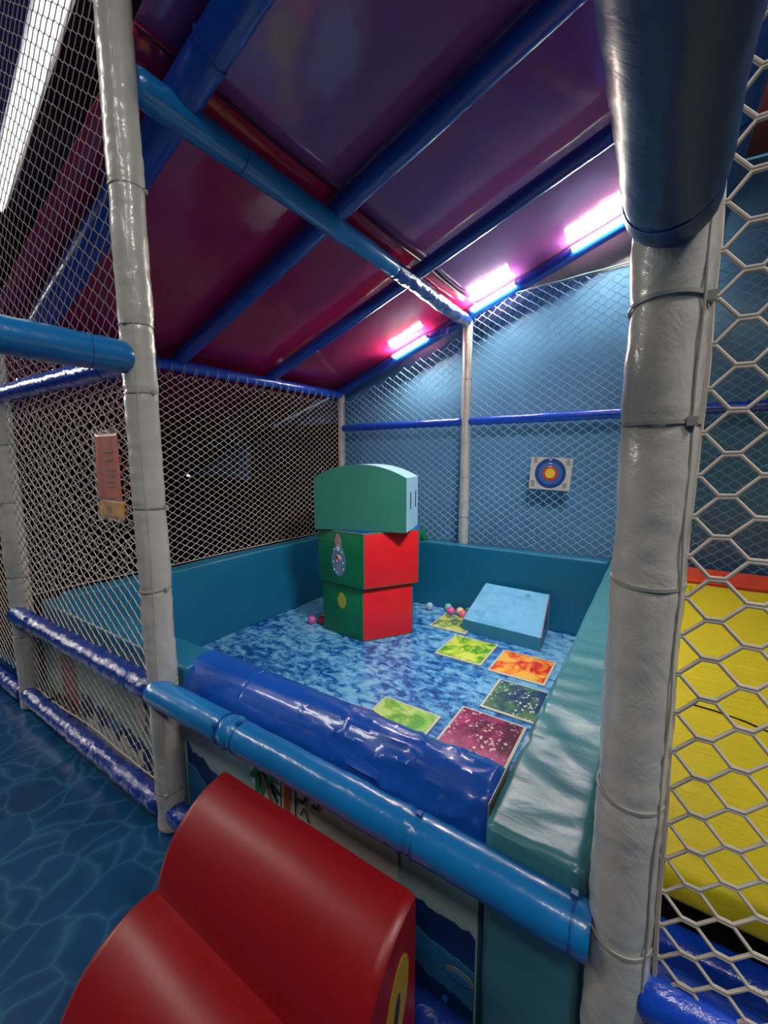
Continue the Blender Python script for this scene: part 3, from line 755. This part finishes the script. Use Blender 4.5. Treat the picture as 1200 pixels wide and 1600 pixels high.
# arch-topped block
t = thing('foam_arch_block', 'arch-topped foam block crowning the stack, green face and pale blue sides', 'foam block', (-.32, 1.5, .697), 'stacked foam blocks')
F0 = Vector((-.600, 1.325, .6965)); U = Vector((.959, .284, 0)).normalized(); Dp = Vector((-.284, .959, 0)).normalized()
Wd, Dd, hs, ha = .597, .32, .325, .405
def arc(n=28):
    out = [(0, 0), (Wd, 0), (Wd, hs)]
    for i in range(1, n):
        x = Wd*(1-i/n); q = (x/Wd-.5)*2; out.append((x, hs+(ha-hs)*(1-abs(q)**2.1)))
    out.append((0, hs)); return out
def taper(p, d):    # the back is a little lower than the front
    x, z = p; return F0+U*x+Dp*d+Vector((0, 0, z))
bm = prism_bm([taper(p, .004) for p in arc()], Dp*(Dd-.004)); 
obj('pale_body', bevel(bm, .004, 1) if False else bm, M['pale_blue'], t)
bm = prism_bm([taper(p, 0) for p in arc()], Dp*.006)
o = obj('front_face', bm, M['green_arch'], t); o['label'] = 'sea green front face'
for d in (.10, .24):
    q = F0+U*(Wd+.0006)+Dp*d
    bm = prism_bm([q+Vector((0, 0, .13)), q+Vector((0, 0, .235)), q+Dp*.016+Vector((0, 0, .235)), q+Dp*.016+Vector((0, 0, .13))], U*.0016)
    o = obj('slot', bm, M['black'], t, False); o['label'] = 'black stitched slot'
# green block corner peeping from behind the stack
bm = prism_bm([(-.40, 2.20, .511), (-.27, 2.20, .511), (-.31, 2.20, .575), (-.36, 2.20, .60)], (0, .07, 0))
o = obj('foam_wedge', bevel(bm, .004, 2), M['green_box']); tag(o, 'small dark green foam piece on the rear barrier behind the stack', 'foam piece')

# ------------------------------------------------------------------ balls
def ball(x, y, label, col, r=.029, clear=False):
    bm = bmesh.new(); bmesh.ops.create_uvsphere(bm, u_segments=28, v_segments=16, radius=r)
    for v in bm.verts:      # moulded equator seam
        if abs(v.co.z) < r*.02: v.co.x *= 1.012; v.co.y *= 1.012
    m = plain('ball_plastic', col, .35, .5)
    o = obj('pit_ball', bm, m); o.location = (x, y, r+.002); o.rotation_euler = (random.random()*3, random.random()*3, 0)
    tag(o, label, 'ball', 'plastic pit balls')
ball(-.174, 2.10, 'pale grey plastic ball alone near the rear barrier', srgb(150, 180, 205))
ball(-.045, 2.155, 'mint green plastic ball touching the rear barrier', srgb(110, 190, 175))
ball(.000, 2.100, 'bright pink plastic ball in front of the mint green one', srgb(230, 100, 170))
ball(.060, 2.128, 'cream plastic ball in the middle of the ball row', srgb(226, 206, 150))
ball(.116, 2.152, 'olive grey plastic ball behind the cream ball', srgb(90, 120, 115))
ball(.100, 2.083, 'coral pink plastic ball next to the wedge', srgb(224, 110, 140))
ball(-.735, 1.42, 'dusty pink plastic ball left of the block stack', srgb(190, 90, 150))
ball(-.672, 1.455, 'dark red plastic ball tucked against the block stack', srgb(150, 30, 60))
ball(-.70, 1.51, 'yellow plastic ball behind the two left balls', srgb(200, 170, 70), .026)

# ------------------------------------------------------------------ target poster on rear net
pt = thing('target_poster', 'white archery target poster with blue, red and yellow rings on the rear net', 'poster', (.607, D-.03, 1.035))
PY = D-.032
bm = bmesh.new(); q = [(.484, 1.145), (.742, 1.133), (.728, .923), (.474, .934)]
bm = prism_bm([(x, PY, z) for x, z in q], (0, .002, 0)); obj('paper', bm, plain('white_paper', srgb(190, 188, 184), .6), pt, False)
def disc(r, mat, y, name, cx=.607, cz=1.037, lab=None):
    o = obj(name, prism_bm([(cx+r*.99*math.cos(a), y, cz+r*math.sin(a)) for a in [2*math.pi*i/48 for i in range(48)]], (0, -.0012, 0)), mat, pt, False)
    return o
disc(.098, plain('ring_dark_blue', srgb(24, 62, 130), .5), PY-.0003, 'outer_ring')
disc(.075, plain('ring_mid_blue', srgb(50, 98, 168), .5), PY-.0016, 'second_ring')
disc(.050, plain('ring_red', srgb(178, 66, 50), .5), PY-.0029, 'red_ring')
disc(.032, plain('ring_yellow', srgb(226, 190, 60), .5), PY-.0042, 'bullseye')
M['ink_grey'] = plain('grey_ink', srgb(120, 116, 112), .6); M['ink_white'] = plain('white_ink', srgb(200, 210, 225), .6)
def mark(x0, x1, z0, z1, m, y=PY-.0002, name='print_mark'):
    obj(name, box_bm(x0, x1, y-.001, y, z0, z1), M[m], pt, False)
for z, w_ in ((1.126, .010), (1.101, .011), (1.081, .011)): mark(.607-w_, .607+w_, z-.003, z+.003, 'ink_white', PY-.0055)
random.seed(3)
for cx, cz, n in ((.513, 1.118, 5), (.716, 1.108, 6), (.500, .968, 6), (.700, .952, 5)):
    for k in range(n):
        w_ = random.uniform(.008, .018); z = cz+.018-k*.007
        mark(cx-w_, cx+w_*.8, z-.002, z+.002, 'ink_grey')

# ------------------------------------------------------------------ flyer on the left net
fl = thing('flyer', 'narrow orange and yellow flyer in a crinkled clear sleeve on the left net', 'flyer', (-.2, -.01, .95))
def curved(x0, x1, z0, z1, y, tx=0, n=14, m=22, amp=.004, seed=0, th=.0012):
    bm = bmesh.new(); G = []
    for j in range(m+1):
        row = []
        for i in range(n+1):
            u, v = i/n, j/m; x = x0+(x1-x0)*u+tx*v; z = z0+(z1-z0)*v
            yy = y-.018*(u-.45)**2*2+amp*noise.noise(Vector((u*4, v*1.7, seed)))
            row.append(bm.verts.new((x, yy, z)))
        G.append(row)
    for j in range(m):
        for i in range(n): bm.faces.new((G[j][i], G[j][i+1], G[j+1][i+1], G[j+1][i]))
    return bm
def card(name, bm, mat, par):
    o = obj(name, bm, mat, par); s = o.modifiers.new('thick', 'SOLIDIFY'); s.thickness = .001; return o
card('orange_sheet', curved(-.252, -.098, 1.010, 1.212, -.014, -.002), vinyl('orange_flyer_paper', srgb(206, 74, 50), .3, .4, .3, .6, 18, (3, 1, .6), .1, .05), fl)
card('yellow_sheet', curved(-.254, -.090, .955, 1.009, -.014, .002), vinyl('yellow_flyer_paper', srgb(216, 160, 50), .3, .4, .3, .6, 18, (3, 1, .6), .1, .05), fl)
def clear_mat():
    k = N('clear_plastic_sleeve'); k.b.inputs['Base Color'].default_value = (1, 1, 1, 1); k.b.inputs['Roughness'].default_value = .08
    k.b.inputs['Alpha'].default_value = .10; k.b.inputs['Specular IOR Level'].default_value = .8
    k.bump(k.noise(k.coord((3, 1, .5)), 30, 4, .6, 1), .8, .006); return k.m
M['clear'] = clear_mat()
card('clear_sleeve', curved(-.258, -.086, .948, 1.224, -.020, -.001, amp=.008, seed=5), M['clear'], fl)
for k, (z, a, b) in enumerate(((1.16, -.25, -.19), (1.135, -.25, -.20), (1.105, -.245, -.185), (1.09, -.24, -.19), (1.07, -.25, -.19), (1.055, -.245, -.20), (1.022, -.22, -.18))):
    obj('print_line', box_bm(a+.036, b+.036, -.0185, -.0165, z-.0025, z+.0025), M['p_pink'], fl, False)
flb = bmesh.new(); bmesh.ops.create_circle(flb, cap_ends=True, segments=14, radius=.014, matrix=Matrix.Translation((-.205, -.0185, .983)) @ Matrix.Rotation(math.pi/2, 4, 'X'))
bmesh.ops.solidify(flb, geom=flb.faces[:], thickness=.001); obj('print_emblem', flb, M['trunk'], fl, False)
obj('print_line', box_bm(-.235, -.105, -.019, -.017, .962, .965), M['trunk'], fl, False)

# small blue tag by the middle rear post
t = thing('paper_tag', 'small bright blue tag hanging by the middle rear post below the lamps', 'tag', (-.15, D-.06, 2.04))
bm = curved(-.185, -.115, 2.015, 2.065, D-.07, .012, 8, 6, .006, 2); card('tag_sheet', bm, vinyl('bright_blue_tag', srgb(50, 140, 220), .3, .5, .5, .5, 20), t)
bm = bmesh.new(); sweep(bm, [Vector((-.14, D-.07, 2.06)), Vector((-.13, D-.06, 2.09)), Vector((-.10, D-.04, 2.11))], .0015, 5); obj('string', bm, M['rope'], t)

# ------------------------------------------------------------------ LED battens on the rear rafter
def lamp(x0, x1, label):
    y = D-.057
    z = lambda x: RZ(x)+.004
    a, b = Vector((x0, y, z(x0))), Vector((x1, y, z(x1))); d = (b-a).normalized()
    t = thing('led_batten', label, 'lamp', (a+b)/2, 'LED battens under the roof')
    def bar3(p, q, r, mat, name):
        bm = bmesh.new(); n = 6
        sweep(bm, [p.lerp(q, i/n) for i in range(n+1)], r, 16); return obj(name, bm, M[mat], t)
    bar3(a+d*.012, b-d*.012, .0125, 'lamp', 'light_tube')
    bar3(a-d*.006, a+d*.0115, .0145, 'housing', 'end_cap'); bar3(b-d*.0115, b+d*.006, .0145, 'housing', 'end_cap')
    for u in (.2, .8):
        c = a.lerp(b, u); obj('mounting_clip', box_bm(c.x-.006, c.x+.006, c.y+.018, D-.036, c.z-.010, c.z+.010), M['housing'], t, False)
lamp(-.60, -.295, 'lit LED batten furthest left on the rear rafter')
lamp(.035, .345, 'lit LED batten on the rear rafter just right of the middle post')
lamp(.665, 1.02, 'lit LED batten on the rear rafter beside the near right post')

# ------------------------------------------------------------------ red foam steps in front
t = thing('foam_step', 'large red foam step with two rounded treads in front of the rail', 'foam step', (.6, -.25, 0))
prof = [(-.050, .0), (-.050, .372)]
def bez(p0, p1, p2, p3, n=14):
    return [tuple(((1-s)**3*p0[i]+3*(1-s)**2*s*p1[i]+3*(1-s)*s*s*p2[i]+s**3*p3[i]) for i in (0, 1)) for s in [k/n for k in range(1, n+1)]]
prof += bez((-.050, .372), (-.12, .378), (-.205, .33), (-.232, .215))
prof += bez((-.232, .215), (-.30, .235), (-.395, .19), (-.425, .09), 16)
prof += bez((-.425, .09), (-.435, .05), (-.437, .02), (-.437, 0), 5)
bm = bmesh.new(); rings = []; nX = 60; xa, xb = .352, .895
for i in range(nX+1):
    x = xa+(xb-xa)*i/nX; e = min(x-xa, xb-x); sh = .006*(1-min(1, e/.012))**2
    ring = []
    for y, z in prof:
        zz = z-(sh if z > .01 else 0); yy = y+(sh if y < -.06 else -sh*.3)
        if z > .05: zz += .002*noise.noise(Vector((x*5, y*6, 2)))
        ring.append(bm.verts.new((x, yy, zz)))
    rings.append(ring)
m_ = len(prof)
for i in range(nX):
    for j in range(m_): bm.faces.new((rings[i][j], rings[i+1][j], rings[i+1][(j+1) % m_], rings[i][(j+1) % m_]))
bm.faces.new(rings[0]); bm.faces.new(rings[-1][::-1])
obj('foam_body', bm, M['red_foam'], t)
o = obj('end_patch', prism_bm([(xb+.0005, -.118+.034*math.cos(a)+.02*math.sin(a), .215+.085*math.sin(a)) for a in [2*math.pi*i/32 for i in range(32)]], (.0015, 0, 0)), M['yellow_patch'], t, False)
o['label'] = 'yellow oval patch'
obj('patch_slit', prism_bm([(xb+.002, -.118+.007*math.cos(a)+.006*math.sin(a), .215+.03*math.sin(a)) for a in [2*math.pi*i/16 for i in range(16)]], (.0012, 0, 0)), M['p_dark'], t, False)

# ------------------------------------------------------------------ yellow platform beyond the right net
t = thing('foam_platform', 'bright yellow wrinkled foam platform behind the coarse right net', 'foam platform', (1.8, 1.0, 0))
def yp(p, n):
    a = .003*noise.noise(p*3)
    if n.z > .5: a += .003*noise.noise(Vector((p.x*4, p.y*20+2*noise.noise(p*3), 1)))
    return a
obj('yellow_mat', soft_bm(1.235, 3.0, .105, 1.97, .445, .5, .012, 20, 90, 2, yp), M['yellow'], t)
bm = bmesh.new(); sweep(bm, [Vector((1.31, .66, .5015)), Vector((1.36, .655, .502)), Vector((1.42, .64, .502)), Vector((1.46, .62, .501))], .0022, 5)
obj('slit', bm, M['black'], t)
obj('black_base', box_bm(1.26, 3.0, .13, 1.97, .0, .443), M['black'], t, False)
o = obj('foam_platform', soft_bm(1.245, 3.0, 1.985, 2.29, .445, .515, .012, 14, 4, 2, nz(5, .006)), M['orange_red']); pt_ = obj('black_base', box_bm(1.26, 3.0, 1.99, 2.28, .0, .443), M['black'], o, False); tag(o, 'orange-red foam pad behind the yellow platform at the rear', 'foam platform')
o = obj('foam_block', soft_bm(1.24, 3.0, .075, .125, .0, .40, .015, 20, 2, 6, nz(4, .006)), M['royal']); tag(o, 'blue padded facing under the front edge of the yellow platform', 'padded facing')

# ------------------------------------------------------------------ details that belong to a part become its sub-parts
SUBS = {'sticker_print': 'teardrop_sticker', 'patch_slit': 'end_patch', 'slit': 'yellow_mat', 'print_line': 'orange_sheet', 'print_emblem': 'yellow_sheet',
        'print_mark': 'paper', 'worn_edge': 'body', 'wrap_edge': 'blue_wrap', 'sleeve_seam': 'foam_sleeve', 'mounting_clip': 'light_tube', 'side_piping': 'base_block'}
for o in list(C.objects):
    if o.parent is None or o.parent.type != 'EMPTY': continue
    k = o.name.split('.')[0]; tgt = 'print_panel' if k.startswith('printed_') else SUBS.get(k)
    if not tgt: continue
    for c in o.parent.children:
        if c.name.split('.')[0] == tgt: o.parent = c; break
